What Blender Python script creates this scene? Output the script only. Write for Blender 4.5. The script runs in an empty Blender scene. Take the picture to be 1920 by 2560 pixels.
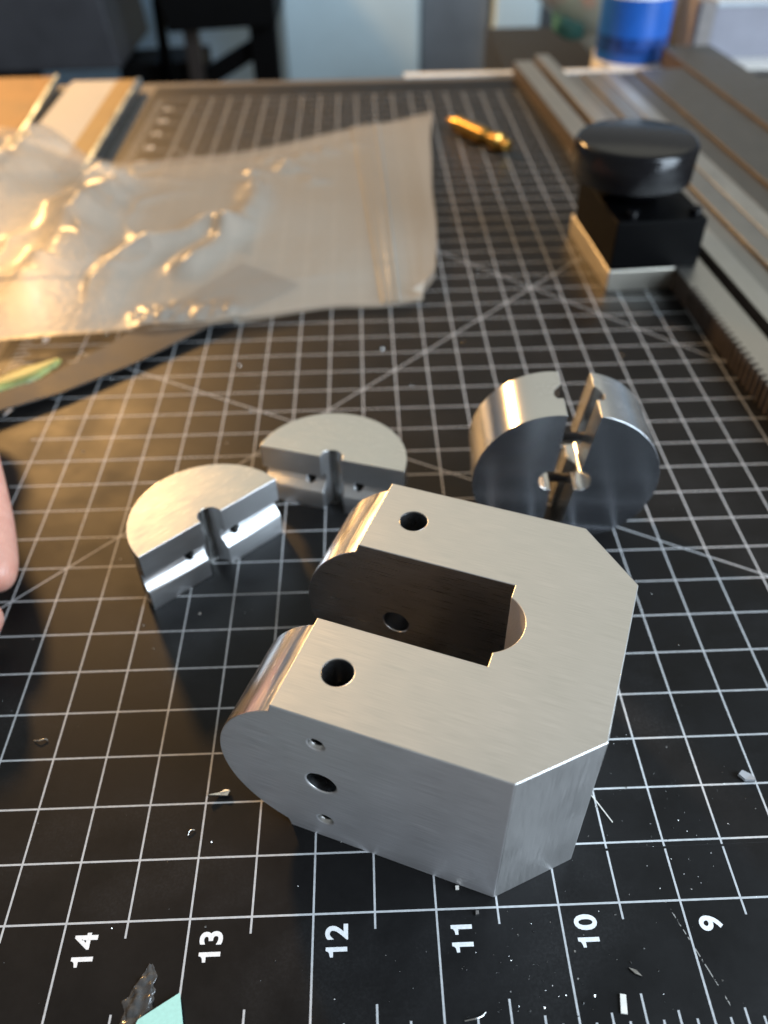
import bpy, bmesh, math, random
from mathutils import Vector, Matrix, noise
# ------------------------------------------------------------------ camera, world, lamps, exposure
CM = 0.01                                   # the script is written in centimetres
sc = bpy.context.scene
col = sc.collection
cam = bpy.data.cameras.new('camera'); camo = bpy.data.objects.new('camera', cam); col.objects.link(camo)
camo.matrix_world = Matrix((
    (0.99939871, 0.03131902, -0.01487774, 1.46676337*CM),
    (-0.03218237, 0.67817905, -0.73419171, -6.75672576*CM),
    (-0.01290439, 0.73422904, 0.67877919, 17.50271754*CM),
    (0, 0, 0, 1)))
cam.sensor_fit = 'HORIZONTAL'; cam.sensor_width = 36.0; cam.lens = 2034.446/1920*36
cam.clip_start = 0.005; cam.clip_end = 50
cam.dof.use_dof = True; cam.dof.focus_distance = 16.9*CM; cam.dof.aperture_fstop = 38.146/2.6
cam.dof.aperture_blades = 0
sc.camera = camo
world = bpy.data.worlds.new('World'); sc.world = world; world.use_nodes = True
bg = world.node_tree.nodes['Background']
bg.inputs[0].default_value = (0.58, 0.60, 0.60, 1); bg.inputs[1].default_value = 0.37
sc.view_settings.view_transform = 'Standard'; sc.view_settings.look = 'None'
sc.view_settings.exposure = 0.0; sc.view_settings.gamma = 1.0; sc.view_settings.use_curve_mapping = False

def area_lamp(name, loc, target, sx, sy, power, color, shape='RECTANGLE'):
    l = bpy.data.lights.new(name, 'AREA'); l.shape = shape; l.size = sx*CM
    if shape in ('RECTANGLE', 'ELLIPSE'): l.size_y = sy*CM
    l.energy = power; l.color = color
    o = bpy.data.objects.new(name, l); col.objects.link(o)
    o.location = Vector(loc)*CM
    o.rotation_euler = (Vector(target)-Vector(loc)).to_track_quat('-Z', 'Y').to_euler()
    return o
area_lamp('desk_lamp_light', (-51, 109, 50), (0, 8, 0), 12, 12, 14.5, (1.0, 0.55, 0.19), 'DISK')
area_lamp('ceiling_bounce_panel', (0, 160, 135), (0, 160, 0), 340, 204, 9.6, (1.0, 0.98, 0.80))  # unseen panel added to give the beige ceiling reflection on top faces
area_lamp('window_light', (80, -30, 42), (4, 6, 0), 60, 80, 25.0, (0.72, 0.86, 1.0))

# ------------------------------------------------------------------ helpers
def rnd(seed): return random.Random(seed)
def link_mesh(name, verts, faces, mat=None, parent=None, loc=None, rotz=0.0, smooth=None):
    me = bpy.data.meshes.new(name)
    me.from_pydata([Vector(v)*CM for v in verts], [], faces); me.update()
    bm = bmesh.new(); bm.from_mesh(me); bmesh.ops.recalc_face_normals(bm, faces=bm.faces); bm.to_mesh(me); bm.free()
    return link(name, me, mat, parent, loc, rotz, smooth)
def link(name, me, mat=None, parent=None, loc=None, rotz=0.0, smooth=None):
    o = bpy.data.objects.new(name, me); col.objects.link(o)
    if mat is not None:
        me.materials.clear(); me.materials.append(mat)
    if parent is not None: o.parent = parent
    if loc is not None: o.location = Vector(loc)*CM
    o.rotation_euler = (0, 0, rotz)
    if smooth is not None:
        me.polygons.foreach_set('use_smooth', [True]*len(me.polygons))
        me.set_sharp_from_angle(angle=math.radians(smooth))
    return o
def tag(o, label, cat, group=None):
    o['label'] = label; o['category'] = cat
    if group: o['group'] = group
    return o
def empty(name, loc=(0, 0, 0), rotz=0.0):
    o = bpy.data.objects.new(name, None); col.objects.link(o); o.location = Vector(loc)*CM
    o.rotation_euler = (0, 0, rotz); o.empty_display_size = 0.01
    return o
def box(x0, x1, y0, y1, z0, z1):
    v = [(x0,y0,z0),(x1,y0,z0),(x1,y1,z0),(x0,y1,z0),(x0,y0,z1),(x1,y0,z1),(x1,y1,z1),(x0,y1,z1)]
    f = [(3,2,1,0),(4,5,6,7),(0,1,5,4),(1,2,6,5),(2,3,7,6),(3,0,4,7)]
    return v, f
def prism(poly, h0, h1, axis='z'):
    n = len(poly); v = []
    for h in (h0, h1):
        for a, b in poly:
            v.append({'z': (a, b, h), 'y': (a, h, b), 'x': (h, a, b)}[axis])
    f = [tuple(range(n))[::-1], tuple(range(n, 2*n))]
    for i in range(n):
        j = (i+1) % n; f.append((i, j, n+j, n+i))
    return v, f
def lathe(prof, n=64, axis='z', close=True):
    """prof: (radius, height) list, capped at both ends"""
    v = []; f = []
    for r, h in prof:
        for k in range(n):
            a = 2*math.pi*k/n; p = (r*math.cos(a), r*math.sin(a), h)
            if axis == 'y': p = (p[0], p[2], p[1])
            if axis == 'x': p = (p[2], p[0], p[1])
            v.append(p)
    for i in range(len(prof)-1):
        for k in range(n):
            k2 = (k+1) % n; f.append((i*n+k, i*n+k2, (i+1)*n+k2, (i+1)*n+k))
    if close:
        f.append(tuple(range(n))[::-1]); f.append(tuple((len(prof)-1)*n+k for k in range(n)))
    return v, f
def shift(vf, d): return [(x+d[0], y+d[1], z+d[2]) for x, y, z in vf[0]], vf[1]
def merge(*vfs):
    V = []; F = []
    for v, f in vfs:
        o = len(V); V += list(v); F += [tuple(i+o for i in q) for q in f]
    return V, F
def bevel_mesh(o, w, seg=2, ang=35):
    m = o.modifiers.new('b', 'BEVEL'); m.width = w*CM; m.segments = seg; m.limit_method = 'ANGLE'
    m.angle_limit = math.radians(ang); m.use_clamp_overlap = False
    o.data.polygons.foreach_set('use_smooth', [True]*len(o.data.polygons))
    w_ = o.modifiers.new('w', 'WEIGHTED_NORMAL'); w_.mode = 'FACE_AREA'; w_.weight = 50; w_.keep_sharp = False
    bake(o); o['wn'] = 1
def bake(o):
    dg = bpy.context.evaluated_depsgraph_get(); dg.update()
    me = bpy.data.meshes.new_from_object(o.evaluated_get(dg)); o.modifiers.clear(); o.data = me
def carve(o, ops):
    """ops: (vf, 'DIFFERENCE' or 'INTERSECT') in the object's own cm frame"""
    tmp = []
    for vf, op in ops:
        c = link_mesh('cutter', *vf); c.matrix_world = o.matrix_world.copy()
        c.location = o.location; c.rotation_euler = o.rotation_euler
        m = o.modifiers.new('c', 'BOOLEAN'); m.operation = op; m.object = c; m.solver = 'EXACT'; tmp.append(c)
    bake(o)
    for c in tmp: bpy.data.objects.remove(c, do_unlink=True)
def smooth_by(o, ang=30):
    if 'wn' in o: del o['wn']; return
    o.data.polygons.foreach_set('use_smooth', [True]*len(o.data.polygons)); o.data.set_sharp_from_angle(angle=math.radians(ang))

class NT:
    def __init__(s, name):
        s.m = bpy.data.materials.new(name); s.m.use_nodes = True; s.t = s.m.node_tree
        s.p = s.t.nodes['Principled BSDF']; s.out = s.t.nodes['Material Output']
    def n(s, kind, **kw):
        x = s.t.nodes.new(kind)
        for k, v in kw.items(): setattr(x, k, v)
        return x
    def l(s, a, b): s.t.links.new(a, b)
    def set(s, **kw):
        for k, v in kw.items():
            k = k.replace('_', ' ').title().replace('Ior', 'IOR')
            i = s.p.inputs[k]; i.default_value = tuple(v)+(1,) if isinstance(v, (tuple, list)) and len(v) == 3 and i.type == 'RGBA' else v
        return s
    def math(s, op, a, b=None, c=None):
        x = s.n('ShaderNodeMath', operation=op)
        for i, v in enumerate((a, b, c)):
            if v is None: continue
            if isinstance(v, (int, float)): x.inputs[i].default_value = v
            else: s.l(v, x.inputs[i])
        return x.outputs[0]
    def coord(s, scale=(1, 1, 1), rot=(0, 0, 0)):
        tc = s.n('ShaderNodeTexCoord'); mp = s.n('ShaderNodeMapping')
        mp.inputs['Scale'].default_value = scale; mp.inputs['Rotation'].default_value = rot
        s.l(tc.outputs['Object'], mp.inputs[0]); return mp.outputs[0]
    def noise(s, vec, scale=1.0, detail=3, rough=.5):
        x = s.n('ShaderNodeTexNoise'); x.inputs['Scale'].default_value = scale; x.inputs['Detail'].default_value = detail
        x.inputs['Roughness'].default_value = rough; s.l(vec, x.inputs['Vector']); return x.outputs['Fac']
    def ramp(s, fac, stops):
        r = s.n('ShaderNodeValToRGB'); e = r.color_ramp.elements
        while len(e) < len(stops): e.new(0.5)
        for q, (p, c) in zip(e, stops):
            q.position = p; q.color = tuple(c)+(1,) if len(c) == 3 else c
        s.l(fac, r.inputs[0]); return r.outputs[0]
    def rng(s, fac, a, b, lo=0.0, hi=1.0):
        r = s.n('ShaderNodeMapRange'); s.l(fac, r.inputs[0]); r.inputs[1].default_value = lo; r.inputs[2].default_value = hi
        r.inputs[3].default_value = a; r.inputs[4].default_value = b; return r.outputs[0]
    def bump(s, h, strength=.2, dist=.0001):
        b = s.n('ShaderNodeBump'); b.inputs['Strength'].default_value = strength; b.inputs['Distance'].default_value = dist
        s.l(h, b.inputs['Height']); s.l(b.outputs[0], s.p.inputs['Normal']); return b

def brushed(name, colr, rough, stretch=(120, 4500, 4500), bstr=.25, rvar=.1, rot=(0, 0, 0), aniso=0.0, scuff=.10, scratch=0.0):
    t = NT(name).set(metallic=1.0, base_color=colr, roughness=rough)
    f = t.noise(t.coord(stretch, rot), 1.0, 4, .6)
    g = t.noise(t.coord((90, 90, 90)), 1.0, 4, .55)
    w = t.noise(t.coord((18, 18, 18)), 1.0, 2, .5)
    r = t.math('ADD', t.rng(f, rough-rvar, rough+rvar, .3, .7), t.rng(g, -.02, .02, .3, .7))
    t.l(r, t.p.inputs['Roughness'])
    k = t.math('MULTIPLY', t.rng(f, 1-scuff, 1+scuff*.5, .3, .7), t.rng(w, .98, 1.01, .3, .7))
    mx = t.n('ShaderNodeMix', data_type='RGBA', blend_type='MULTIPLY'); mx.inputs[0].default_value = 1
    mx.inputs[6].default_value = tuple(colr)+(1,)
    cb = t.n('ShaderNodeCombineColor'); [t.l(k, cb.inputs[i]) for i in range(3)]
    t.l(cb.outputs[0], mx.inputs[7]); t.l(mx.outputs[2], t.p.inputs['Base Color'])
    h = f
    if scratch:
        for ang, seed in ((.35, 0), (1.25, 40), (2.2, 90)):
            sn = t.noise(t.coord((70, 5200, 5200), (0, 0, ang)), 1.0, 2, .4)
            pn = t.noise(t.coord((55+seed,)*3), 1.0, 2, .5)
            sm_ = t.math('MULTIPLY', t.rng(sn, 0, 1, .70, .78), t.rng(pn, 0, 1, .50, .62))
            h = t.math('ADD', h, t.math('MULTIPLY', sm_, scratch))
            r = t.math('ADD', r, t.math('MULTIPLY', sm_, .10)); t.l(r, t.p.inputs['Roughness'])
    t.bump(h, bstr, .00003)
    return t.m
def plain(name, colr, rough=.5, metallic=0.0, nscale=200, nvar=.12, bstr=.1, spec=.5, **kw):
    t = NT(name).set(base_color=colr, roughness=rough, metallic=metallic)
    t.p.inputs['Specular IOR Level'].default_value = spec
    f = t.noise(t.coord((nscale,)*3), 1.0, 4, .55)
    t.l(t.ramp(f, [(.3, tuple(c*(1-nvar) for c in colr)), (.7, tuple(min(1, c*(1+nvar)) for c in colr))]), t.p.inputs['Base Color'])
    t.l(t.rng(f, max(.03, rough-.06), min(1, rough+.06), .3, .7), t.p.inputs['Roughness'])
    t.bump(f, bstr, .0001)
    t.set(**kw)
    return t.m

# ------------------------------------------------------------------ materials
IN = 2.54
def mat_surface():
    t = NT('black self-healing mat with printed grid')
    tc = t.n('ShaderNodeTexCoord'); sp = t.n('ShaderNodeSeparateXYZ'); t.l(tc.outputs['Object'], sp.inputs[0])
    X = t.math('DIVIDE', sp.outputs[0], IN*CM); Y = t.math('DIVIDE', sp.outputs[1], IN*CM)
    M = t.math
    W = .0165*.5
    def gt(a, v): return M('GREATER_THAN', a, v)
    def lt(a, v): return M('LESS_THAN', a, v)
    def AND(*a):
        r = a[0]
        for q in a[1:]: r = M('MULTIPLY', r, q)
        return r
    def OR(*a):
        r = a[0]
        for q in a[1:]: r = M('MAXIMUM', r, q)
        return r
    def every(a, p, w=W): return lt(M('PINGPONG', a, p/2), w)
    def absd(a): return M('ABSOLUTE', a)
    xin = AND(gt(X, -4.13), lt(X, 12.13)); yin = AND(gt(Y, -.13), lt(Y, 22.13))
    xg = AND(gt(X, -4.01), lt(X, 12.01)); yg = AND(gt(Y, -.01), lt(Y, 22.01))
    halfx, inx = every(X, .5), every(X, 1.0); halfy, iny = every(Y, .5), every(Y, 1.0)
    lines = [AND(halfx, xg, yin), AND(halfy, yg, xin),
             AND(inx, xg, gt(Y, -1.03), lt(Y, 0.0)), AND(iny, yg, gt(X, -5.05), lt(X, -4.0))]
    for p, a in ((.5, .67), (.25, .79), (.125, .85)):
        lines.append(AND(every(X, p), xg, gt(Y, -1.03), lt(Y, -a)))
        lines.append(AND(every(Y, p), yg, gt(X, -5.05), lt(X, -4-a)))
    ing = AND(xg, yg)
    lines.append(AND(ing, lt(absd(M('SUBTRACT', M('SUBTRACT', Y, X), 7.0)), W*1.414)))
    lines.append(AND(ing, lt(absd(M('SUBTRACT', M('ADD', Y, X), 14.05)), W*1.414)))
    lines.append(AND(ing, lt(absd(M('SUBTRACT', M('ADD', Y, M('MULTIPLY', X, .5774)), 6.45)), W*1.155)))
    ln = OR(*lines)
    # knife cut that broke the printed lines, and worn print
    cut = AND(gt(X, 1.6), lt(absd(M('SUBTRACT', Y, M('ADD', .435, M('MULTIPLY', X, .002)))), .011))
    cut2 = AND(gt(Y, -.6), lt(Y, 1.9), lt(absd(M('SUBTRACT', X, M('ADD', -.955, M('MULTIPLY', Y, .02)))), .004))
    wear = t.noise(t.coord((900,)*3), 1.0, 4, .6)
    ln = AND(ln, M('SUBTRACT', 1.0, cut), gt(wear, .30))
    g1 = t.noise(t.coord((60,)*3), 1.0, 5, .6); g2 = t.noise(t.coord((700,)*3), 1.0, 3, .6)
    base = t.ramp(M('ADD', M('MULTIPLY', g1, .7), M('MULTIPLY', g2, .3)), [(.35, (.0022, .0023, .0027)), (.65, (.0052, .0053, .0058))])
    film = M('MULTIPLY', t.rng(t.noise(t.coord((28, 34, 30)), 1.0, 5, .65), 0, 1, .50, .72), t.rng(t.noise(t.coord((1500,)*3), 1.0, 3, .7), .2, 1, .42, .62))
    cutm = OR(cut, cut2)
    fm = t.n('ShaderNodeMix', data_type='RGBA'); t.l(M('MULTIPLY', film, .22), fm.inputs[0]); t.l(base, fm.inputs[6]); fm.inputs[7].default_value = (.055, .056, .058, 1)
    base = fm.outputs[2]
    scr = AND(gt(Y, -.78), lt(Y, .0), lt(absd(M('SUBTRACT', X, M('SUBTRACT', 2.878, M('MULTIPLY', Y, .353)))), .0045), gt(g2, .50))
    paint = t.ramp(g2, [(.3, (.38, .39, .40)), (.7, (.50, .51, .52))])
    mx = t.n('ShaderNodeMix', data_type='RGBA'); t.l(ln, mx.inputs[0]); t.l(base, mx.inputs[6]); t.l(paint, mx.inputs[7])
    m3 = t.n('ShaderNodeMix', data_type='RGBA'); t.l(scr, m3.inputs[0]); t.l(mx.outputs[2], m3.inputs[6]); m3.inputs[7].default_value = (.30, .29, .27, 1)
    t.l(m3.outputs[2], t.p.inputs['Base Color'])
    t.p.inputs['Specular IOR Level'].default_value = .24
    t.l(t.rng(g1, .44, .56, .3, .7), t.p.inputs['Roughness'])
    fine = t.noise(t.coord((2600,)*3), 1.0, 3, .6)
    h = M('SUBTRACT', M('ADD', M('MULTIPLY', fine, .35), M('MULTIPLY', ln, .2)), M('MULTIPLY', cutm, 1.0))
    t.bump(h, .35, .00006)
    return t.m
M_mat = mat_surface()
M_print = plain('white printed ink', (.74, .75, .76), .6, nscale=1500, nvar=.1)
M_block = brushed('brushed aluminium block', (.72, .72, .70), .40, stretch=(130, 6000, 6000), bstr=.22, rvar=.05, scuff=.09, scratch=1.2)
M_disc = brushed('turned aluminium disc', (.70, .70, .68), .24, stretch=(200, 4500, 4500), bstr=.12, rvar=.04, scuff=.06, scratch=1.0)
M_ring = brushed('polished turned aluminium', (.72, .72, .71), .24, stretch=(300, 300, 5000), bstr=.05, rvar=.03, scuff=.03)
_t = M_ring.node_tree; _p = _t.nodes['Principled BSDF']; _p.inputs['Anisotropic'].default_value = .75; _p.inputs['Anisotropic Rotation'].default_value = .25
_g = _t.nodes.new('ShaderNodeTangent'); _g.direction_type = 'RADIAL'; _g.axis = 'Z'; _t.links.new(_g.outputs[0], _p.inputs['Tangent'])
M_screw = plain('black oxide screw steel', (.03, .03, .032), .35, .6)
M_steel = brushed('ground steel bar', (.36, .355, .34), .38, stretch=(3000, 90, 3000), bstr=.2)
M_steel_l = brushed('pale ground steel bar', (.55, .54, .51), .36, stretch=(3000, 60, 3000), bstr=.2)
M_steel_d = brushed('dark mill scale steel bar', (.17, .165, .155), .45, stretch=(1500, 60, 1500), bstr=.3)
M_rack = brushed('steel gear rack', (.48, .46, .42), .40, stretch=(2000, 400, 2000), bstr=.2)
M_black = plain('black anodised housing', (.002, .002, .0022), .45, nscale=900, spec=.05)
M_knob = plain('black glossy knob plastic', (.003, .003, .004), .18, nscale=700, nvar=.2, bstr=.05, spec=.35)
M_base = brushed('pale brushed base slab', (.62, .58, .50), .42, stretch=(2500, 150, 2500))
M_brass = plain('brass', (.42, .24, .055), .24, 1.0, nscale=900)
M_paper = plain('mint green paper', (.36, .66, .60), .8, nscale=1200, nvar=.06)
M_skin = plain('skin', (.66, .37, .28), .48, nscale=500, nvar=.12, bstr=.35)
M_skin2 = M_skin

# ------------------------------------------------------------------ the surface: bench top, cutting mat, wall
o = link_mesh('bench_top', *box(-60, 70, -30, 61.2, -4, -.32), plain('dark bench laminate', (.10, .09, .08), .5)); o['kind'] = 'structure'
o = link_mesh('bench_edging', *box(5, 70, 61.2, 62.0, -4, -.20), plain('white edging strip', (.75, .73, .68), .4)); o['kind'] = 'structure'
o = link_mesh('floor', *box(-300, 300, -200, 300, -76, -75), plain('grey floor', (.12, .12, .13), .6, nscale=20)); o['kind'] = 'structure'
o = link_mesh('wall', *box(-300, 300, 150, 152, -75, 20), plain('pale blue wall paint', (.34, .54, .80), .7, nscale=30, nvar=.04)); o['kind'] = 'structure'
mv, mf = prism([(-5.25*IN+.5*math.cos(a)+(0 if sx < 0 else 18.45*IN), 0) for a in (0,) for sx in (-1,)], 0, 1) if False else box(-5.25*IN, 13.2*IN, -1.18*IN, 23.25*IN, -.31, 0)
cutting_mat = link_mesh('cutting_mat', mv, mf, M_mat)
tag(cutting_mat, 'black cutting mat printed with a white half-inch grid under everything', 'cutting mat')
def printed(txt, x, y, rot, size, parent):
    verts = []; faces = []; pen = 0.0; cap = size*.69
    for ch in txt:
        if ch == '1':
            k = len(verts)
            P = [(.26, 0), (.46, 0), (.46, 1), (.30, 1), (.27, .90), (.20, .84), (.02, .80), (.02, .66), (.26, .66)]
            verts += [(pen+a*cap, b*cap, 0) for a, b in P]; faces += [(k, k+1, k+2, k+8), (k+8, k+2, k+3, k+4, k+5, k+6, k+7)]
            pen += .335*size/.625*1.0
            continue
        c = bpy.data.curves.new('t', 'FONT'); c.body = ch; c.size = size*CM; c.offset = .016*CM*size/.6; c.resolution_u = 4
        t = bpy.data.objects.new('t', c); col.objects.link(t)
        dg = bpy.context.evaluated_depsgraph_get(); me = bpy.data.meshes.new_from_object(t.evaluated_get(dg))
        bpy.data.objects.remove(t, do_unlink=True)
        xs = [v.co.x/CM for v in me.vertices]; k = len(verts); off = pen-min(xs)
        verts += [(v.co.x/CM+off, v.co.y/CM, 0) for v in me.vertices]; faces += [tuple(q+k for q in p.vertices) for p in me.polygons]
        pen += max(xs)-min(xs)+.06*size/.625
    return link_mesh('number', verts, faces, M_print, parent, (x, y, .004), rot)
for n in range(1, 16):
    X = 12-n
    printed(str(n), (X+.275)*IN, (-.335 if n > 9 else -.245)*IN, math.pi/2, .625, cutting_mat)
for n in range(1, 22):
    printed(str(n), -4.72*IN, (n+.1)*IN, 0, .60, cutting_mat)

# ------------------------------------------------------------------ the clevis block
H, WID, LEN, CH = 4.65, 6.70, 6.03, 1.35
def arc(cx, cy, r, a0, a1, n): return [(cx+r*math.cos(a0+(a1-a0)*i/n), cy+r*math.sin(a0+(a1-a0)*i/n)) for i in range(n+1)]
s0, s1, sd = 2.24, 4.46, 3.585
lobe_c, lobe_r = (3.19, 3.35), .85
la = math.acos((sd-lobe_c[0])/lobe_r)
plan = [(-2, 0), (LEN-CH, 0), (LEN, CH), (LEN, WID-CH), (LEN-CH, WID), (-2, WID), (-2, s1), (sd, s1)]
plan += arc(lobe_c[0], lobe_c[1], lobe_r, la, -la, 40)
plan += [(sd, s0), (-2, s0)]
block = link_mesh('clevis_block', *prism(plan, 0, H), M_block, loc=(-.563, 1.970, 0), rotz=math.radians(-22.3))
R2, cu, cz = 2.29, .9, H/2
aT = math.acos((-.05-cu)/R2)
side = [(7, -1), (7, H+1), (0.0, H+1), (0.0, H-.03), (-.05, cz+R2*math.sin(aT))]
side += arc(cu, cz, R2, aT, 2*math.pi-aT, 110)[1:]
side += [(0.0, .03), (0.0, -1)]
def cyl_y(u, z, r, v0, v1, n=48): return shift(lathe([(r, v0), (r, v1)], n, 'y'), (u, 0, z))
def sink_y(u, z, r, v0, depth, n=48):      # a drilled hole with a chamfered mouth on the near face
    c = .075
    return shift(lathe([(r+c+.05, v0-.05), (r, v0+c), (r, v0+depth), (.001, v0+depth+r*.6)], n, 'y'), (u, 0, z))
ops = [(prism(side, -1, WID+1, 'y'), 'INTERSECT')]
for v in (1.115, 5.61):
    ops.append((shift(lathe([(.305, -1), (.305, H-.02), (.345, H+.02), (.345, H+1)], 56), (.92, v, 0)), 'DIFFERENCE'))
ops.append((shift(lathe([(.38, -.05), (.325, .035), (.325, WID+1)], 56, 'y'), (.895, 0, cz)), 'DIFFERENCE'))
for z in (3.77, .80):
    ops.append((sink_y(.885, z, .12, 0, 1.95), 'DIFFERENCE'))
carve(block, ops)
bevel_mesh(block, .026, 2, 40)
M_sand = brushed('sanded flank and brightened lobe', (.86, .85, .87), .60, stretch=(110, 4500, 4500), bstr=.28, rvar=.05, scuff=.12, scratch=1.2)
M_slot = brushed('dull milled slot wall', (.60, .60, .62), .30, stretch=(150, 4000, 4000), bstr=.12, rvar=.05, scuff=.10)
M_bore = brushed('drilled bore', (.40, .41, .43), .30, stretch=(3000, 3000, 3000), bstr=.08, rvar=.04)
me = block.data; me.materials.clear()
M_end = brushed('milled rounded end', (.72, .70, .68), .22, stretch=(900, 60, 900), bstr=.5, rvar=.10, scuff=.12)
M_cham = brushed('cross-sanded aluminium chamfer', (.66, .65, .64), .46, stretch=(5200, 5200, 130), bstr=.20, rvar=.04, scuff=.07, scratch=1.2)
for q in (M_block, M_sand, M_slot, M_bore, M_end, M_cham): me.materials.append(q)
for p in me.polygons:
    c = p.center/CM; n = p.normal
    if n.y < -.5 and n.x > .5 and c.x > 4.6: p.material_index = 5
    elif n.y < -.5 and c.y < .02: p.material_index = 1
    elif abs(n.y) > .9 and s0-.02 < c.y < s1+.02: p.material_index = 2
    elif abs(n.z) < .5 and c.x > sd and c.x < 4.2 and abs(math.hypot(c.x-lobe_c[0], c.y-lobe_c[1])-lobe_r) < .03: p.material_index = 1  # lobe wall: paler flank material stands in for the bright ceiling reflection
    elif c.x < -.02 and abs(n.y) < .5: p.material_index = 4
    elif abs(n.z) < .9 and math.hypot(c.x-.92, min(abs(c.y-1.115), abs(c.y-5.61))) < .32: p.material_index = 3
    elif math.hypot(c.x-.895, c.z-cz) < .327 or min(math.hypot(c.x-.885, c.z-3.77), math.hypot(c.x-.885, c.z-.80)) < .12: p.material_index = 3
smooth_by(block, 28)
tag(block, 'large U-shaped brushed aluminium clevis block with drilled holes and clipped corners', 'machined block')

# ------------------------------------------------------------------ half discs (two loose, two clamped by screws)
RD, TD = 2.29, 2.15
def half_disc_mesh():
    # flat face on local y = 0, body towards +y, z from 0 to TD
    poly = arc(0, 0, RD, 0, math.pi, 90)
    o = link_mesh('half_disc', *prism(poly, 0, TD), M_disc)
    ops = [(prism([(-.3, .66-.3), (0, .66), (.10, .78), (.20, .92), (.25, 1.06), (.25, 1.18), (.21, 1.30), (.16, 1.335), (-.3, 1.335)], -3, 3, 'x'), 'DIFFERENCE'),
           (shift(lathe([(.335, -1), (.335, 3)], 48), (0, .06, 0)), 'DIFFERENCE')]
    for sx in (-.78, .78):
        ops.append((shift(lathe([(.19, -.6), (.15, .34), (.15, 1.5)], 32, 'y'), (sx, 0, 1.02)), 'DIFFERENCE'))
    carve(o, ops); bevel_mesh(o, .016, 2, 40); smooth_by(o, 28)
    me = o.data; bpy.data.objects.remove(o, do_unlink=True); return me
hd = half_disc_mesh(); hd.materials.clear(); hd.materials.append(M_disc)
hd.materials.append(brushed('sawn and milled aluminium', (.76, .77, .78), .40, stretch=(120, 5000, 5000), bstr=.15, rvar=.05, scuff=.08))
for p in hd.polygons:
    if abs(p.normal.z) < .95 and p.center.y < .0034 and abs(p.center.x) < .0226: p.material_index = 1
a = link('half_disc', hd, None, None, (-3.012, 9.90, 0), math.radians(41.5))
tag(a, 'loose aluminium half disc whose pale face glows gold, shadow towards the hand side', 'half disc', 'loose aluminium half discs')
a['label'] = 'loose aluminium half disc lying flat, its stepped edge catching pale blue light'
b = link('half_disc', hd, None, None, (.278, 12.30, 0), math.radians(-18.5))
tag(b, 'loose aluminium half disc partly behind the round end of the block', 'half disc', 'loose aluminium half discs')

yaw = -0.0666
ring = empty('split_collar', (6.9926, 10.7524, 0), yaw)
tag(ring, 'split aluminium disc standing on edge, two halves joined by black screws across a gap', 'split collar')
hr = hd.copy(); hr.materials.clear(); hr.materials.append(M_ring)
hr.materials.append(hd.materials[1])
hr.materials.append(brushed('faced aluminium', (.50, .52, .56), .22, stretch=(4000, 4000, 4000), bstr=.02, rvar=.02, scuff=.02))
for p in hr.polygons:
    if abs(p.normal.z) > .7: p.material_index = 2
for sx, cx, ang in ((-1, -.34, -3.2), (1, .36, -8.2)):
    # disc axis along local y (face towards the camera side), flat edge facing the gap
    o = link('half_disc', hr, None, ring)
    # local half-disc axes: x -> along the gap (up), y -> away from gap, z -> towards -y (front)
    th = math.radians(ang)
    up = Vector((-math.sin(th), 0, math.cos(th)))
    out = Vector((math.cos(th), 0, math.sin(th)))*sx
    zax = Vector((0, -1, 0))
    xax = out.cross(zax)            # x = y cross z
    m = Matrix((xax, out, zax)).transposed().to_4x4()
    m.translation = Vector((cx, TD, 2.30))*CM
    o.matrix_local = m
def screw_vf(L, r):
    prof = [(.01, 0)]; n = int(L/.07)
    for i in range(n):
        prof += [(r, i*L/n), (r*.80, (i+.5)*L/n)]
    prof += [(r, L), (.01, L)]
    return lathe(prof, 24, 'x')
for zz in (3.05, 1.50):
    o = link_mesh('screw', *shift(screw_vf(1.9, .15), (-.95, 1.1, zz)), M_screw, ring, smooth=50)

# ------------------------------------------------------------------ right: bars, rack, knob slide
ROT = math.radians(3.6)
def fr(x, y, z=0):              # frame of the bars: origin (15.13, 25.79), y along the bars
    c, s = math.cos(ROT), math.sin(ROT); return (15.13+c*x-s*y, 25.79+s*x+c*y, z)
M_side = plain('dark brown bar side', (.075, .058, .047), .55, .2, nscale=150, nvar=.3)
def darken_sides(o):  # gives every upright face a darker brown than the top
    o.data.materials.append(M_side)
    for p in o.data.polygons:
        if abs(p.normal.z) < .6: p.material_index = len(o.data.materials)-1
def bar(name, x0, x1, y0, y1, z0, z1, mat, label, cat, group=None, bev=.06):
    o = link_mesh(name, *box(x0, x1, y0, y1, z0, z1), mat, None, fr(0, 0), ROT)
    bevel_mesh(o, bev, 2); o.data.materials.clear(); o.data.materials.append(mat); smooth_by(o, 50); darken_sides(o)
    if label: tag(o, label, cat, group)
    return o
# toothed rack: teeth on the left side
y0, y1, p = -17.0, 34.0, .37
n = int((-1.2-y0)/p); poly = [(1.35, y0), (1.35, y1), (0, y1), (0, -1.0)]
for i in range(n):
    yy = -1.2-i*p; poly += [(0, yy), (0, yy-p*.28), (.26, yy-p*.5), (.26, yy-p*.78)]
poly += [(0, y0)]
rack = link_mesh('gear_rack', *prism(poly, 0, 1.0), M_rack, None, fr(0, 0), ROT)
darken_sides(rack)
tag(rack, 'long steel gear rack with fine teeth running under the black knob housing', 'gear rack')
bar('guide_bar', 1.95, 3.0, -17, 35.6, 0, 1.0, M_steel_l, 'narrow pale steel guide bar alongside the toothed rack', 'steel bar')
bar('steel_bar', 3.12, 4.02, -17, 30.3, 0, .86, M_steel, 'narrow grey steel bar next to the pale guide bar', 'steel bar')
bar('steel_bar', 4.06, 5.3, -17, 30.3, 0, 1.02, M_steel, 'grey steel bar with a warm lit left edge, between narrow and light bars', 'steel bar')
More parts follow.
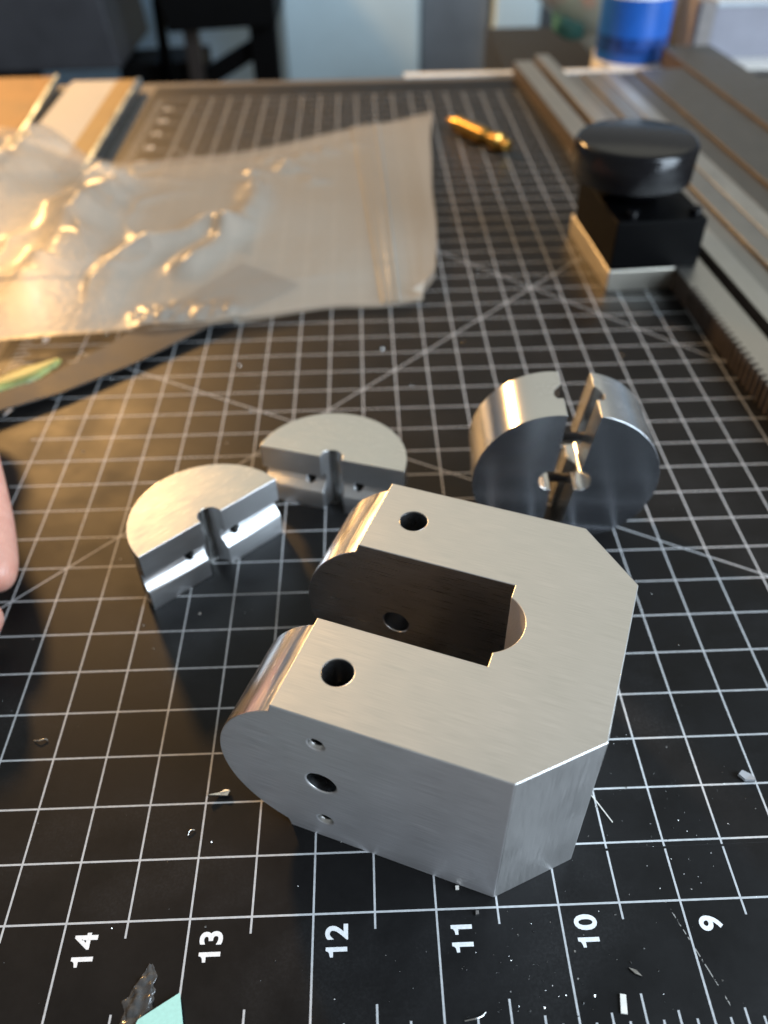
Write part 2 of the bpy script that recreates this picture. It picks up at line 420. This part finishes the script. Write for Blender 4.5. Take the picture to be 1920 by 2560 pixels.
bar('steel_bar', 5.36, 6.45, -17, 30.3, 0, 1.02, M_steel_l, 'light satin steel bar between two darker bars', 'steel bar')
bar('steel_bar', 6.6, 8.0, -17, 30.0, 0, .88, M_steel_d, 'brown-grey steel bar beside the light satin bar', 'steel bar')
bar('steel_bar', 8.05, 11.6, -17, 30.4, 0, 1.06, M_steel_d, 'wide brown-grey steel bar ending short of the white bench edging', 'steel bar')
bar('steel_bar', 11.68, 15.5, -17, 35.4, 0, 1.24, M_steel_d, 'thickest brown-grey steel bar reaching past the white bench edging', 'steel bar')
bar('steel_bar', 15.6, 20.5, -17, 28, 0, .95, M_steel_d, 'outermost wide dark steel plate beside the grey carton', 'steel bar')
# slide: base slab, black housing, knob
sl = empty('knob_slide', (13.9, 29.0, 0), ROT)
tag(sl, 'black round knob on a square black housing with a pale metal base slab', 'knob slide')
def part(name, vf, mat, parent, bev=None, sm=40, loc=None):
    o = link_mesh(name, *vf, mat, parent, loc)
    if bev: bevel_mesh(o, bev, 2); o.data.materials.clear(); o.data.materials.append(mat)
    smooth_by(o, sm); return o
part('base_slab', box(-1.95, 1.05, -2.8, 3.4, 0, 1.0), M_base, sl, .05)
part('housing', box(-1.95, 1.95, -2.8, 2.9, 1.02, 3.15), M_black, sl, .06)
part('neck', lathe([(1.1, 3.1), (1.35, 3.3), (1.75, 3.75), (1.75, 3.95)], 64), M_knob, sl, None, 40, (-.6, .2, 0))
kn = []
N = 180
prof = [(1.9, 3.9), (2.35, 3.92), (2.5, 4.02), (2.56, 5.40), (2.48, 5.56), (2.36, 5.60)]
v, f = lathe(prof, N)
v = [(x*(1+(.016 if (i % N) % 2 and i//N in (2, 3) else 0)), y*(1+(.016 if (i % N) % 2 and i//N in (2, 3) else 0)), z) for i, (x, y, z) in enumerate(v)]
part('knob', (v, f), M_knob, sl, None, 50, (-.6, .2, 0))
for x, y in ((-1.2, -2.3), (1.55, -2.3), (1.55, 2.3)):
    part('cap_screw', lathe([(.25, 3.1), (.25, 3.42), (.2, 3.47), (.12, 3.47), (.11, 3.32)], 24), M_knob, sl, None, 40, (x, y, 0))

# brass fitting on the mat
bp_ = empty('brass_screw', (8.76, 45.8, 0), math.atan2(42.94-48.61, 10.45-7.08))
tag(bp_, 'small brass screw fitting lying alone on the mat', 'brass screw')
part('shank', shift(lathe([(.03, -3.4), (.26, -2.7), (.26, -2.2), (.50, -2.1), (.50, .7), (.28, .9), (.28, 1.6)], 32, 'x'), (0, 0, .5)), M_brass, bp_)
part('head', shift(lathe([(.28, 1.5), (.54, 1.6), (.54, 2.2), (.36, 2.3), (.36, 2.9), (.15, 2.95)], 32, 'x'), (0, 0, .5)), M_brass, bp_)

# ------------------------------------------------------------------ left: plates, strip, zip bag
def plate(x0, x1, ya, yb, skew, h, mat, edge_mat, name, label, reflection_stripe=None):
    e = empty(name, (x1, ya, 0))
    tag(e, label, 'plate')
    def quad(a, b, z0, z1, y0=0.0, y1=None):
        y1 = (yb-ya) if y1 is None else y1
        P = [(a, y0), (b, y0), (b+skew*(y1-y0), y1), (a+skew*(y1-y0), y1)]
        return prism(P, z0, z1)
    part('panel', quad(x0-x1, -.3, 0, h), mat, e, .03)
    part('edge_strip', quad(-.3, 0, 0, h+.12), edge_mat, e, .03)
    if reflection_stripe: part('reflection_stripe', quad(-reflection_stripe[1], -reflection_stripe[0], h, h+.02), reflection_stripe[2], e)
    return e
M_edge = brushed('bluish metal edge', (.45, .55, .62), .3, stretch=(500, 50, 500))
M_wood = plain('amber varnished board', (.25, .14, .055), .6, nscale=60, nvar=.3, spec=.12)
M_cream = plain('cream lacquered board', (.42, .40, .36), .6, nscale=80, nvar=.05, spec=.12)
M_gold_reflection = plain('painted gold reflection', (.30, .20, .085), .6, nscale=80, spec=.12)  # gold reflection on the cream board, put in as a coloured band
plate(-32, -19.45, 45.5, 60.5, -.09, .5, M_wood, M_edge, 'amber_board', 'amber brown flat board with bluish metal edge at the mat corner')
plate(-19.2, -14.2, 41.0, 59.2, -.015, .5, M_cream, M_edge, 'cream_board', 'cream flat board with painted gold reflection band and bluish metal edge', (.35, 1.7, M_gold_reflection))

# grey strip partly under the bag
E1 = [(-16.5, 14.2), (-11.9, 17.85), (-10.0, 19.0), (-7.6, 21.0), (-5.0, 23.6), (-1.5, 27.0)]
E2 = [(-16.9, 15.6), (-12.2, 18.9), (-10.75, 19.95), (-8.9, 22.3), (-7.0, 25.0), (-4.2, 29.0)]
v = []; f = []
n = len(E1)
for k, (p, q) in enumerate(zip(E1, E2)):
    zb = .25+.06*math.sin(k*1.7)
    for (x, y), dz in ((p, 0), (q, .08)):
        v += [(x, y, zb+dz), (x, y, zb+dz+.07)]
for k in range(n-1):
    a, b = 4*k, 4*k+4
    f += [(a, b, b+2, a+2), (a+1, a+3, b+3, b+1), (a, a+1, b+1, b), (a+2, b+2, b+3, a+3)]
f += [(0, 2, 3, 1), (4*n-4, 4*n-3, 4*n-1, 4*n-2)]
M_strip = plain('scuffed grey strip', (.055, .05, .046), .5, 0, nscale=60, nvar=.3, spec=.1)
strip = link_mesh('grey_strip', v, f, M_strip, smooth=40)
tag(strip, 'scuffed grey strip with a yellow-green smear, running under the zip bag', 'strip')
M_green = plain('yellow-green paint smear', (.24, .26, .08), .5, nscale=150, nvar=.35)
v = []; f = []; rr = rnd(4); N2 = 30
for i in range(N2+1):
    t = i/N2; x, y = -14.2+(3.7)*t, 18.0+3.0*t
    w = .75*(1-t)**.6*(1+.35*math.sin(9*t+1))+.12
    for s in (-1, -.4, .4, 1):
        v.append((x-s*w*.63+rr.uniform(-.05, .05), y+s*w*.77+rr.uniform(-.05, .05), .42+.14*(1-s*s)))
for i in range(N2):
    for j in range(3): f.append((i*4+j, i*4+j+1, i*4+j+5, i*4+j+4))
smear = link_mesh('paint_smear', v, f, M_green, strip, smooth=60); smear.data.update()
sm = smear.modifiers.new('s', 'SOLIDIFY'); sm.thickness = .0012; bake(smear)

def interp(P, s):
    s = max(0, min(.99999, s))*(len(P)-1); i = int(s); t = s-i
    a, b = P[max(i-1, 0)], P[i]; c, d = P[i+1], P[min(i+2, len(P)-1)]
    return tuple(.5*((2*b[k])+(c[k]-a[k])*t+(2*a[k]-5*b[k]+4*c[k]-d[k])*t*t+(3*b[k]-a[k]-3*c[k]+d[k])*t**3) for k in range(3))
near = [(-24, 20.6, .5), (-18, 21.6, .55), (-13.3, 22.7, .55), (-8.7, 23.2, .5), (-4.45, 23.7, .45), (-.3, 24.9, .35), (2.2, 25.0, .3), (4.3, 25.6, .3)]
far = [(-26, 47.0, .9), (-20.8, 47.5, 1.0), (-15.8, 43.4, 1.2), (-12.5, 40.9, 1.0), (-9.0, 41.6, .9), (-4.6, 43.4, .7), (.9, 47.6, .4), (5.9, 50.0, .3)]
def seg(x, y, a, b):
    dx, dy = b[0]-a[0], b[1]-a[1]; t = max(0, min(1, ((x-a[0])*dx+(y-a[1])*dy)/(dx*dx+dy*dy)))
    return math.hypot(x-a[0]-t*dx, y-a[1]-t*dy)
RIDGES = [([(-9.8, 23.6), (-9.65, 25.9), (-9.5, 27.7), (-8.75, 29.1), (-7.8, 29.7), (-6.7, 30.5), (-5.7, 31.9), (-5.0, 31.1)], .45, .75),
          ([(-4.2, 36.6), (-3.95, 34.4), (-4.35, 31.8), (-5.15, 29.8), (-6.35, 27.6)], .35, .7),
          ([(-13.3, 22.7), (-12.3, 23.0), (-12.2, 24.7), (-10.6, 24.1)], .3, .6),
          ([(-11.6, 35.7), (-11.9, 32.7), (-11.9, 28.5), (-12.3, 25.5), (-13, 23.9)], 1.0, 1.3),
          ([(-20, 26), (-17.5, 31), (-16.2, 37), (-16, 42)], 1.3, 1.6)]
BUMPS = [(-11.9, 36.9), (-11.3, 39.3), (-10.5, 40.1), (-4.4, 38.5), (-3.7, 40.9), (-2.9, 39.8), (-2.4, 39.3), (-1.1, 37.9), (.9, 43.7), (-6.6, 24.2), (-5.5, 24.3), (-4.3, 24.3), (-7.6, 24.0), (-1.8, 41.5), (-.6, 42.6)]
NS, NTT = 400, 120
def bag_pt(s, t, top):
    a = interp(near, s); b = interp(far, s)
    x = a[0]+(b[0]-a[0])*t; y = a[1]+(b[1]-a[1])*t; z = a[2]+(b[2]-a[2])*t
    if s > .97:     # ragged mouth edge
        x += (s-.97)/.03*(.08*math.sin(t*7)-.04*math.sin(t*17)+(.25 if t > .1 else .25-1.1*(1-t/.1)**2))
    edge = min(1.0, min(t, 1-t)/.12)*min(1.0, (1-s)/.10)
    if not top: return (x, y, max(.36, z*.75) if x < -4 and y < 28 else max(.06, z*.55))
    P = Vector((x*.16, y*.16, 3.1))
    big = noise.noise(P*.75)+.4*noise.noise(P*1.7+Vector((4, 2, 0)))
    fine = noise.noise(P*9)*.5+noise.noise(P*18)*.25
    left = max(0, min(1, (-6-x)/10))
    rid = max(0, 1-abs(noise.noise(P*1.5+Vector((noise.noise(P)*1.2, 7, 0))))*2.6)**3
    z += edge*(.55*math.sin(math.pi*t)*(1.15-.75*s)+.30*big+.55*rid*left+.022*fine)
    for pts, hgt, wd in RIDGES:
        d = min(seg(x, y, pts[k], pts[k+1]) for k in range(len(pts)-1))
        z += edge*1.35*hgt*math.exp(-(d/wd)**2)*(1+.25*noise.noise(P*6))
    for bx, by in BUMPS:
        d2 = ((x-bx)**2+(y-by)**2)
        if d2 < 9: z += .22*math.exp(-d2/.5)*(1+.8*noise.noise(P*14))
    if s > .925: z += .30*((s-.925)/.075)**1.3*(1+.15*math.sin(t*5+1))
    # zip ridges
    for sz in (.862, .873, .884, .897):
        z += .16*math.exp(-((s-sz)/.0036)**2)
    return (x, y, max(z, .12) if x > -4 or y > 28 else max(z, .48))
v = []; f = []
for top in (True, False):
    o0 = len(v)
    for i in range(NS+1):
        for j in range(NTT+1): v.append(bag_pt(i/NS, j/NTT, top))
    for i in range(NS):
        for j in range(NTT):
            q = o0+i*(NTT+1)+j; f.append((q, q+NTT+1, q+NTT+2, q+1))
t = NT('clear polythene film').set(base_color=(.66, .63, .56), roughness=.25)
t.p.inputs['Specular IOR Level'].default_value = .7
g = t.noise(t.coord((220,)*3), 1.0, 4, .6); t.bump(g, .35, .0006)
tr = t.n('ShaderNodeBsdfTransparent'); tr.inputs[0].default_value = (.93, .92, .90, 1)
tl = t.n('ShaderNodeBsdfTranslucent'); tl.inputs[0].default_value = (.66, .63, .56, 1)
m1 = t.n('ShaderNodeMixShader'); m1.inputs[0].default_value = .35; t.l(t.p.outputs[0], m1.inputs[1]); t.l(tl.outputs[0], m1.inputs[2])
m2 = t.n('ShaderNodeMixShader'); m2.inputs[0].default_value = .56; t.l(m1.outputs[0], m2.inputs[1]); t.l(tr.outputs[0], m2.inputs[2])
t.l(m2.outputs[0], t.out.inputs[0])
bag = link_mesh('zip_bag', v, f, t.m, smooth=180)
tag(bag, 'crumpled clear plastic zip bag lying on the mat', 'plastic bag')

# ------------------------------------------------------------------ hand at the edge
def hand():
    J = {}; E = []
    def chain(pts, root=None):
        prev = root
        for (x, y, z, r) in pts:
            i = len(V); V.append((x, y, z, r))
            if prev is not None: E.append((prev, i))
            prev = i
        return prev
    V = []
    wrist = chain([(-30, 22, 5.0, 2.7), (-25.5, 20.5, 5.0, 2.5), (-21.5, 19.0, 4.9, 2.5)])
    palm = chain([(-17.8, 17.6, 4.7, 2.3)], wrist)
    chain([(-14.6, 17.6, 4.0, 1.15), (-12.4, 15.4, 3.1, .92), (-11.05, 12.9, 2.3, .86), (-9.95, 10.4, 1.55, .80), (-9.35, 8.9, 1.15, .66), (-9.2, 8.3, 1.05, .44)], palm)
    chain([(-15.5, 19.6, 4.4, 1.15), (-13.6, 19.4, 3.2, .92), (-12.9, 17.9, 1.9, .84), (-13.4, 16.0, 1.0, .75), (-13.6, 15.3, .9, .5)], palm)
    chain([(-16.8, 21.0, 4.2, 1.1), (-15.2, 21.3, 3.0, .88), (-14.8, 19.8, 1.6, .8), (-15.4, 18.0, .95, .7), (-15.6, 17.3, .85, .48)], palm)
    chain([(-18.6, 21.6, 3.9, 1.0), (-17.4, 22.2, 2.8, .78), (-17.0, 21.0, 1.6, .72), (-17.4, 19.6, .9, .62), (-17.6, 19.0, .8, .42)], palm)
    chain([(-18.2, 14.4, 4.2, 1.5), (-15.2, 11.0, 3.2, 1.15), (-12.4, 8.8, 2.2, 1.0), (-10.2, 7.4, 1.4, .88), (-9.05, 6.95, 1.15, .74), (-8.75, 6.8, 1.05, .48)], palm)
    me = bpy.data.meshes.new('hand'); me.from_pydata([Vector((p[0]+.38, p[1]+.1, p[2]))*CM for p in V], E, []); me.update()
    o = bpy.data.objects.new('hand', me); col.objects.link(o)
    m = o.modifiers.new('skin', 'SKIN')
    for i, p in enumerate(V):
        sv = me.skin_vertices[0].data[i]; sv.radius = (p[3]*CM, p[3]*CM); sv.use_root = (i == wrist)
    s = o.modifiers.new('sub', 'SUBSURF'); s.levels = 3; s.render_levels = 3
    bake(o); o.data.materials.clear(); o.data.materials.append(M_skin); smooth_by(o, 180)
    return o
t = NT('skin with creases').set(base_color=(.70, .40, .31), roughness=.45)
t.p.inputs['Subsurface Weight'].default_value = .25; t.p.inputs['Subsurface Radius'].default_value = (1.0, .35, .2); t.p.inputs['Subsurface Scale'].default_value = .003
g = t.noise(t.coord((260,)*3), 1.0, 4, .5)
t.l(t.ramp(g, [(.3, (.60, .29, .22)), (.7, (.68, .37, .29))]), t.p.inputs['Base Color'])
wv = t.n('ShaderNodeTexWave'); wv.inputs['Scale'].default_value = 1.0; wv.inputs['Distortion'].default_value = 2.5
t.l(t.coord((420, 700, 420)), wv.inputs[0]); t.bump(wv.outputs['Fac'], .25, .0002)
M_skin = t.m
hnd = hand()
tag(hnd, 'bare hand reaching in at the edge of the mat, thumb and finger tips together', 'hand')

# ------------------------------------------------------------------ small things on the mat
pp = link_mesh('paper_scrap', *prism([(-3.25, -1.82), (-2.53, -1.39), (-2.36, -2.05), (-2.5, -3.2), (-3.7, -3.0)], .06, .085), M_paper)
tag(pp, 'torn scrap of mint green paper beside the dried glue', 'paper scrap')
v = []; f = []; rr = rnd(8)
# dried glue: a lumpy ridge of beads
NU, NV = 46, 18
path = [(-3.20, -.84, .04), (-3.19, -1.02, .14), (-3.25, -1.25, .22), (-3.33, -1.5, .27), (-3.35, -1.85, .28), (-3.3, -2.2, .28), (-3.25, -2.6, .2)]
for i in range(NU+1):
    s = i/NU*(len(path)-1); k = min(int(s), len(path)-2); t_ = s-k
    x, y, w = [path[k][q]+(path[k+1][q]-path[k][q])*t_ for q in range(3)]
    for j in range(NV+1):
        a = math.pi*j/NV; n1 = noise.noise(Vector((x*7+5, y*7, j*.35)))
        cell = noise.voronoi(Vector((x+w*math.cos(a), y, math.sin(a)*.3))*8.0)[0][0]
        h = (.02+.20*w)*math.sin(a)*(1.25-1.5*cell+.5*n1)
        v.append((x+(w*(1+.45*n1))*math.cos(a), y+.03*n1, max(h, 0)+.002))
for i in range(NU):
    for j in range(NV):
        q = i*(NV+1)+j; f.append((q, q+1, q+NV+2, q+NV+1))
t = NT('dried clear glue').set(base_color=(.13, .125, .12), roughness=.12)
t.p.inputs['Transmission Weight'].default_value = .55
glue = link_mesh('dried_glue', v, f, t.m, smooth=180)
tag(glue, 'lumpy blob of clear dried glue beside the mint paper scrap', 'glue blob')
M_chip = brushed('aluminium swarf', (.75, .75, .73), .25)
M_clearp = plain('clear plastic flake', (.30, .31, .33), .15, nscale=400)
M_white = plain('white plastic offcut', (.75, .72, .66), .5, nscale=400)
def flake(name, pts, z, th, mat, label, cat, curl=0.0, group=None):
    cx = sum(p[0] for p in pts)/len(pts); cy = sum(p[1] for p in pts)/len(pts)
    v, f = prism([(a-cx, b-cy) for a, b in pts], 0, th)
    v = [(x, y, zz+curl*(x*x+y*y)) for x, y, zz in v]
    o = link_mesh(name, v, f, mat, None, (cx, cy, z)); tag(o, label, cat, group); return o
flake('metal_chip', [(-2.5, 2.66), (-2.2, 2.68), (-2.05, 2.66), (-2.0, 2.78), (-2.12, 2.82), (-2.25, 2.75)], .01, .07, M_chip, 'folded shiny metal chip beside the rounded end of the block', 'metal chip', .8)
flake('plastic_flake', [(9.78, 2.72), (9.9, 2.58), (10.12, 2.55), (10.08, 2.7), (9.9, 2.82)], .01, .09, M_clearp, 'clear jagged plastic flake on an empty grid square', 'plastic flake', .9)
flake('plastic_offcut', [(5.88, -2.03), (6.0, -2.05), (6.05, -1.72), (5.94, -1.7)], .01, .035, M_white, 'small white rectangular plastic offcut between the numbers 10 and 9', 'offcut')
flake('metal_chip', [(6.22, -1.25), (6.32, -1.36), (6.45, -1.42), (6.36, -1.30)], .01, .04, M_chip, 'tiny triangular chip near the white rectangular offcut', 'metal chip')
flake('metal_chip', [(2.98, .38), (3.05, .38), (3.05, .45), (2.98, .45)], .0, .06, M_white, 'tiny square chip close to the front edge of the block', 'metal chip')
flake('metal_chip', [(3.34, -.15), (3.41, -.14), (3.41, -.07), (3.35, -.07)], .0, .06, M_chip, 'tiny square chip just below the printed base line by number 11', 'metal chip')
def thread(name, pts, r, mat, label, cat):
    c = bpy.data.curves.new(name, 'CURVE'); c.dimensions = '3D'; c.bevel_depth = r*CM; c.bevel_resolution = 2; c.resolution_u = 6
    s = c.splines.new('BEZIER'); s.bezier_points.add(len(pts)-1)
    for bpnt, p in zip(s.bezier_points, pts):
        bpnt.co = Vector(p)*CM; bpnt.handle_left_type = bpnt.handle_right_type = 'AUTO'
    tmp = bpy.data.objects.new('x', c); col.objects.link(tmp)
    dg = bpy.context.evaluated_depsgraph_get(); me = bpy.data.meshes.new_from_object(tmp.evaluated_get(dg)); bpy.data.objects.remove(tmp, do_unlink=True)
    o = link(name, me, mat, smooth=60); tag(o, label, cat); return o
thread('bristle', [(6.05, 2.75, .03), (6.28, 2.36, .05), (6.62, 1.72, .02)], .012, M_white, 'straight pale bristle sticking out from under the block', 'bristle')
thread('swarf_curl', [(2.92, -2.05, .02), (3.1, -2.04, .09), (3.25, -1.99, .06), (3.33, -1.92, .02)], .014, M_chip, 'thin curled shaving below the number 11', 'swarf')
thread('swarf_curl', [(-6.95, 4.32, .02), (-6.8, 4.30, .06), (-6.66, 4.34, .04), (-6.62, 4.31, .02)], .014, M_chip, 'thin curled shaving in the shadow of the hand', 'swarf')
thread('swarf_curl', [(-2.84, 1.78, .02), (-2.8, 1.88, .05), (-2.7, 1.90, .02)], .010, M_chip, 'tiny bent shaving between the 13 and 12 lines', 'swarf')
# metal dust over the mat (stuff)
rr = rnd(11); v = []; f = []
def speck(x, y, s):
    a = rr.uniform(0, 6.28); e = rr.uniform(.35, 1); o0 = len(v); h = s*rr.uniform(.25, .7)
    for k in range(4):
        b = a+k*math.pi/2+rr.uniform(-.3, .3); r = s*(1 if k % 2 else e)*.5
        v.append((x+r*math.cos(b), y+r*math.sin(b), .001)); 
    v.append((x+rr.uniform(-.2, .2)*s, y+rr.uniform(-.2, .2)*s, h))
    f.extend([(o0, o0+1, o0+4), (o0+1, o0+2, o0+4), (o0+2, o0+3, o0+4), (o0+3, o0, o0+4)])
for k in range(300):
    cl = rr.random()
    if cl < .35: x, y = rr.gauss(4.2, 1.6), rr.gauss(-1.2, .55)
    elif cl < .6: x, y = rr.gauss(7.6, 1.1), rr.gauss(1.6, 1.6)
    else: x, y = rr.uniform(-9, 10), rr.uniform(-2.4, 9)
    speck(x, y, .012+.05*rr.random()**3)
for k in range(120): speck(rr.uniform(-10, 12), rr.uniform(8, 34), .02+.07*rr.random()**2)
dust = link_mesh('metal_dust', v, f, M_chip); dust['kind'] = 'stuff'; dust['label'] = 'fine metal dust and specks scattered over the black mat'

# ------------------------------------------------------------------ background beyond the bench
M_dark = plain('dark grey enamel', (.045, .047, .055), .5, nscale=30)
M_blk = plain('black powder coat', (.002, .002, .0022), .6, nscale=60, spec=.1)
def thing_box(name, b, mat, label, cat, bev=.2, rotz=0, loc=None):
    o = link_mesh(name, *box(*b), mat, None, loc, rotz); bevel_mesh(o, bev, 2); o.data.materials.clear(); o.data.materials.append(mat)
    smooth_by(o, 40); tag(o, label, cat); return o
o = link_mesh('equipment_case', *prism([(-70, -11.2), (-28.4, -10.9), (-29.5, 0), (-31, 12), (-70, 12)], 108, 128, 'y'), M_dark)
bevel_mesh(o, .4); o.data.materials.clear(); o.data.materials.append(M_dark); tag(o, 'dark grey equipment case behind the bench', 'equipment case')
lg = link_mesh('support_column', *box(-56, -44, 112, 124, -75, -11.1), M_blk, o)
st = empty('black_stand', (-16, 112, -75)); tag(st, 'black metal stand with a slanting brace behind the bench', 'stand')
def spart(name, poly, y0, y1, mat=M_blk):
    v, f = prism(poly, y0, y1, 'y'); v = [(x+16, y-112, z+75) for x, y, z in v]
    o = link_mesh(name, v, f, mat, st); bevel_mesh(o, .15); o.data.materials.clear(); o.data.materials.append(mat); return o
spart('top_plate', [(-23.5, 4), (-22.0, -3), (-21.4, -6.5), (-8.2, -6.0), (-8.2, 4)], 106, 120)
spart('post', [(-12.2, -75), (-8.9, -75), (-8.6, -3), (-12.0, -3)], 109.5, 112.5)
spart('brace', [(-11.0, -8.2), (-11.0, -10.6), (-22, -16.2), (-22, -13.6)], 111.8, 113.2)
spart('leg', [(-20.4, -75), (-18.6, -75), (-18.6, -5), (-20.4, -5)], 110, 112, plain('dark bronze leg', (.03, .022, .018), .5))
spart('leg', [(-26.2, -75), (-23.6, -75), (-23.2, -3.5), (-22.6, -3)], 108.8, 111)
spart('lower_shelf', [(-30, -11.6), (-19, -11.2), (-19, -16), (-30, -16)], 112.6, 121)
M_pan = plain('pale blue cabinet enamel', (.68, .86, .94), .5, nscale=20, nvar=.04)
thing_box('cabinet', (-8.6, 10.2, 121, 149, -75, 12), M_pan, 'wide pale blue cabinet front behind the bench', 'cabinet', .5)
thing_box('cabinet', (10.4, 20.2, 123, 149, -75, 12), plain('grey cabinet enamel', (.20, .215, .235), .5, nscale=20), 'grey cabinet between two pale blue ones', 'cabinet', .5)
thing_box('cabinet', (20.4, 26.8, 121, 149, -75, 12), M_pan, 'narrow pale blue cabinet behind the plastic tub', 'cabinet', .5)
thing_box('cabinet', (27.0, 75, 126, 149, -75, 12), plain('charcoal cabinet enamel', (.07, .075, .08), .5, nscale=20), 'charcoal cabinet behind the blue can', 'cabinet', .5)
# sill with can, tub, carton
o = link_mesh('sill', *box(21.2, 60, 62.1, 69.0, -4, -.45), plain('white sill', (.78, .76, .72), .35)); o['kind'] = 'structure'
can = empty('blue_can', (23.25, 65.4, -.45)); tag(can, 'blue can with white top band on the sill', 'can')
M_blue = plain('blue label', (.012, .10, .42), .35, nscale=60, nvar=.15); M_wht = plain('white can band', (.75, .77, .8), .3)
part('body', lathe([(2.6, 0), (2.75, .1), (2.75, 4.6)], 64), M_blue, can)
part('dark_label', ([(x*1.004, y*1.004, z) for x, y, z in lathe([(2.75, .9), (2.75, 2.0)], 64, close=False)[0] ], lathe([(2.75, .9), (2.75, 2.0)], 64, close=False)[1]), plain('dark blue label print', (.01, .05, .22), .35, nscale=120, nvar=.6), can)
part('top_band', lathe([(2.76, 4.6), (2.76, 5.3), (2.3, 6.0)], 64), M_wht, can)
part('cap', lathe([(1.9, 6.0), (1.9, 7.4), (1.7, 7.5)], 48), M_wht, can)
part('rim', lathe([(2.7, -.02), (2.86, 0), (2.86, .22), (2.7, .25)], 64), M_wht, can)
t = NT('clear tub plastic').set(base_color=(.75, .85, .88), roughness=.2)
tr = t.n('ShaderNodeBsdfTransparent'); mx = t.n('ShaderNodeMixShader'); mx.inputs[0].default_value = .45
t.l(t.p.outputs[0], mx.inputs[1]); t.l(tr.outputs[0], mx.inputs[2]); t.l(mx.outputs[0], t.out.inputs[0])
tub = empty('plastic_tub', (31.0, 76.0, -3.3)); tag(tub, 'flared clear plastic tub behind the blue can', 'tub')
o = link_mesh('tub_wall', *(lambda q: ([(x, y*.42, z) for x, y, z in q[0]], q[1]))(lathe([(6.6, 0), (7.4, .2), (16.6, 7.6), (17.0, 7.6), (17.0, 8.0), (16.4, 8.0), (7.2, .7), (6.4, .5)], 64)), t.m, tub, smooth=40)
o = link_mesh('sill_block', *box(15, 60, 69.0, 90, -8, -3.31), plain('grey shelf', (.03, .032, .035), .6, spec=.2)); o['kind'] = 'structure'
def lump(name, c, r, mat, label, seed):
    bm = bmesh.new(); bmesh.ops.create_icosphere(bm, subdivisions=4, radius=1)
    for q in bm.verts:
        k = 1+.22*noise.noise(q.co*1.6+Vector((seed, 0, 0))); q.co = Vector((q.co.x*r[0], q.co.y*r[1], q.co.z*r[2]))*k*CM
    me = bpy.data.meshes.new(name); bm.to_mesh(me); bm.free()
    o = link(name, me, mat, None, c, 0, 180); tag(o, label, 'cloth'); return o
lump('teal_cloth', (21.2, 75.0, .6), (2.6, 1.5, 1.7), plain('teal cloth', (.06, .22, .22), .6), 'dark teal crumpled cloth in the clear tub', 1)
lump('orange_cloth', (21.5, 74.4, 1.75), (.8, .7, .6), plain('orange cloth', (.75, .16, .05), .6), 'small orange wad on the teal cloth', 3)
lump('red_cloth', (19.1, 75.5, 2.0), (.9, .8, .6), plain('rust red cloth', (.22, .05, .03), .7), 'small rust red wad near the tub rim', 5)
box_ = empty('grey_carton', (35.5, 68, -.45)); tag(box_, 'grey carton with pale edges at the end of the steel plates', 'carton')
M_gr = plain('grey carton board', (.24, .24, .28), .6, nscale=40); M_edg = plain('pale carton edge', (.22, .20, .19), .6, spec=.2)
part('carton_body', box(-6.2, 14, -3, 12, 0, 3.6), M_gr, box_, .08)
part('corner_strip', box(-7.4, -6.2, -3.1, 12, 0, 4.0), M_edg, box_, .08)
part('lid', box(-6.2, 14, -3.15, 12, 3.6, 4.0), plain('pale carton lid', (.42, .46, .50), .5), box_, .08)
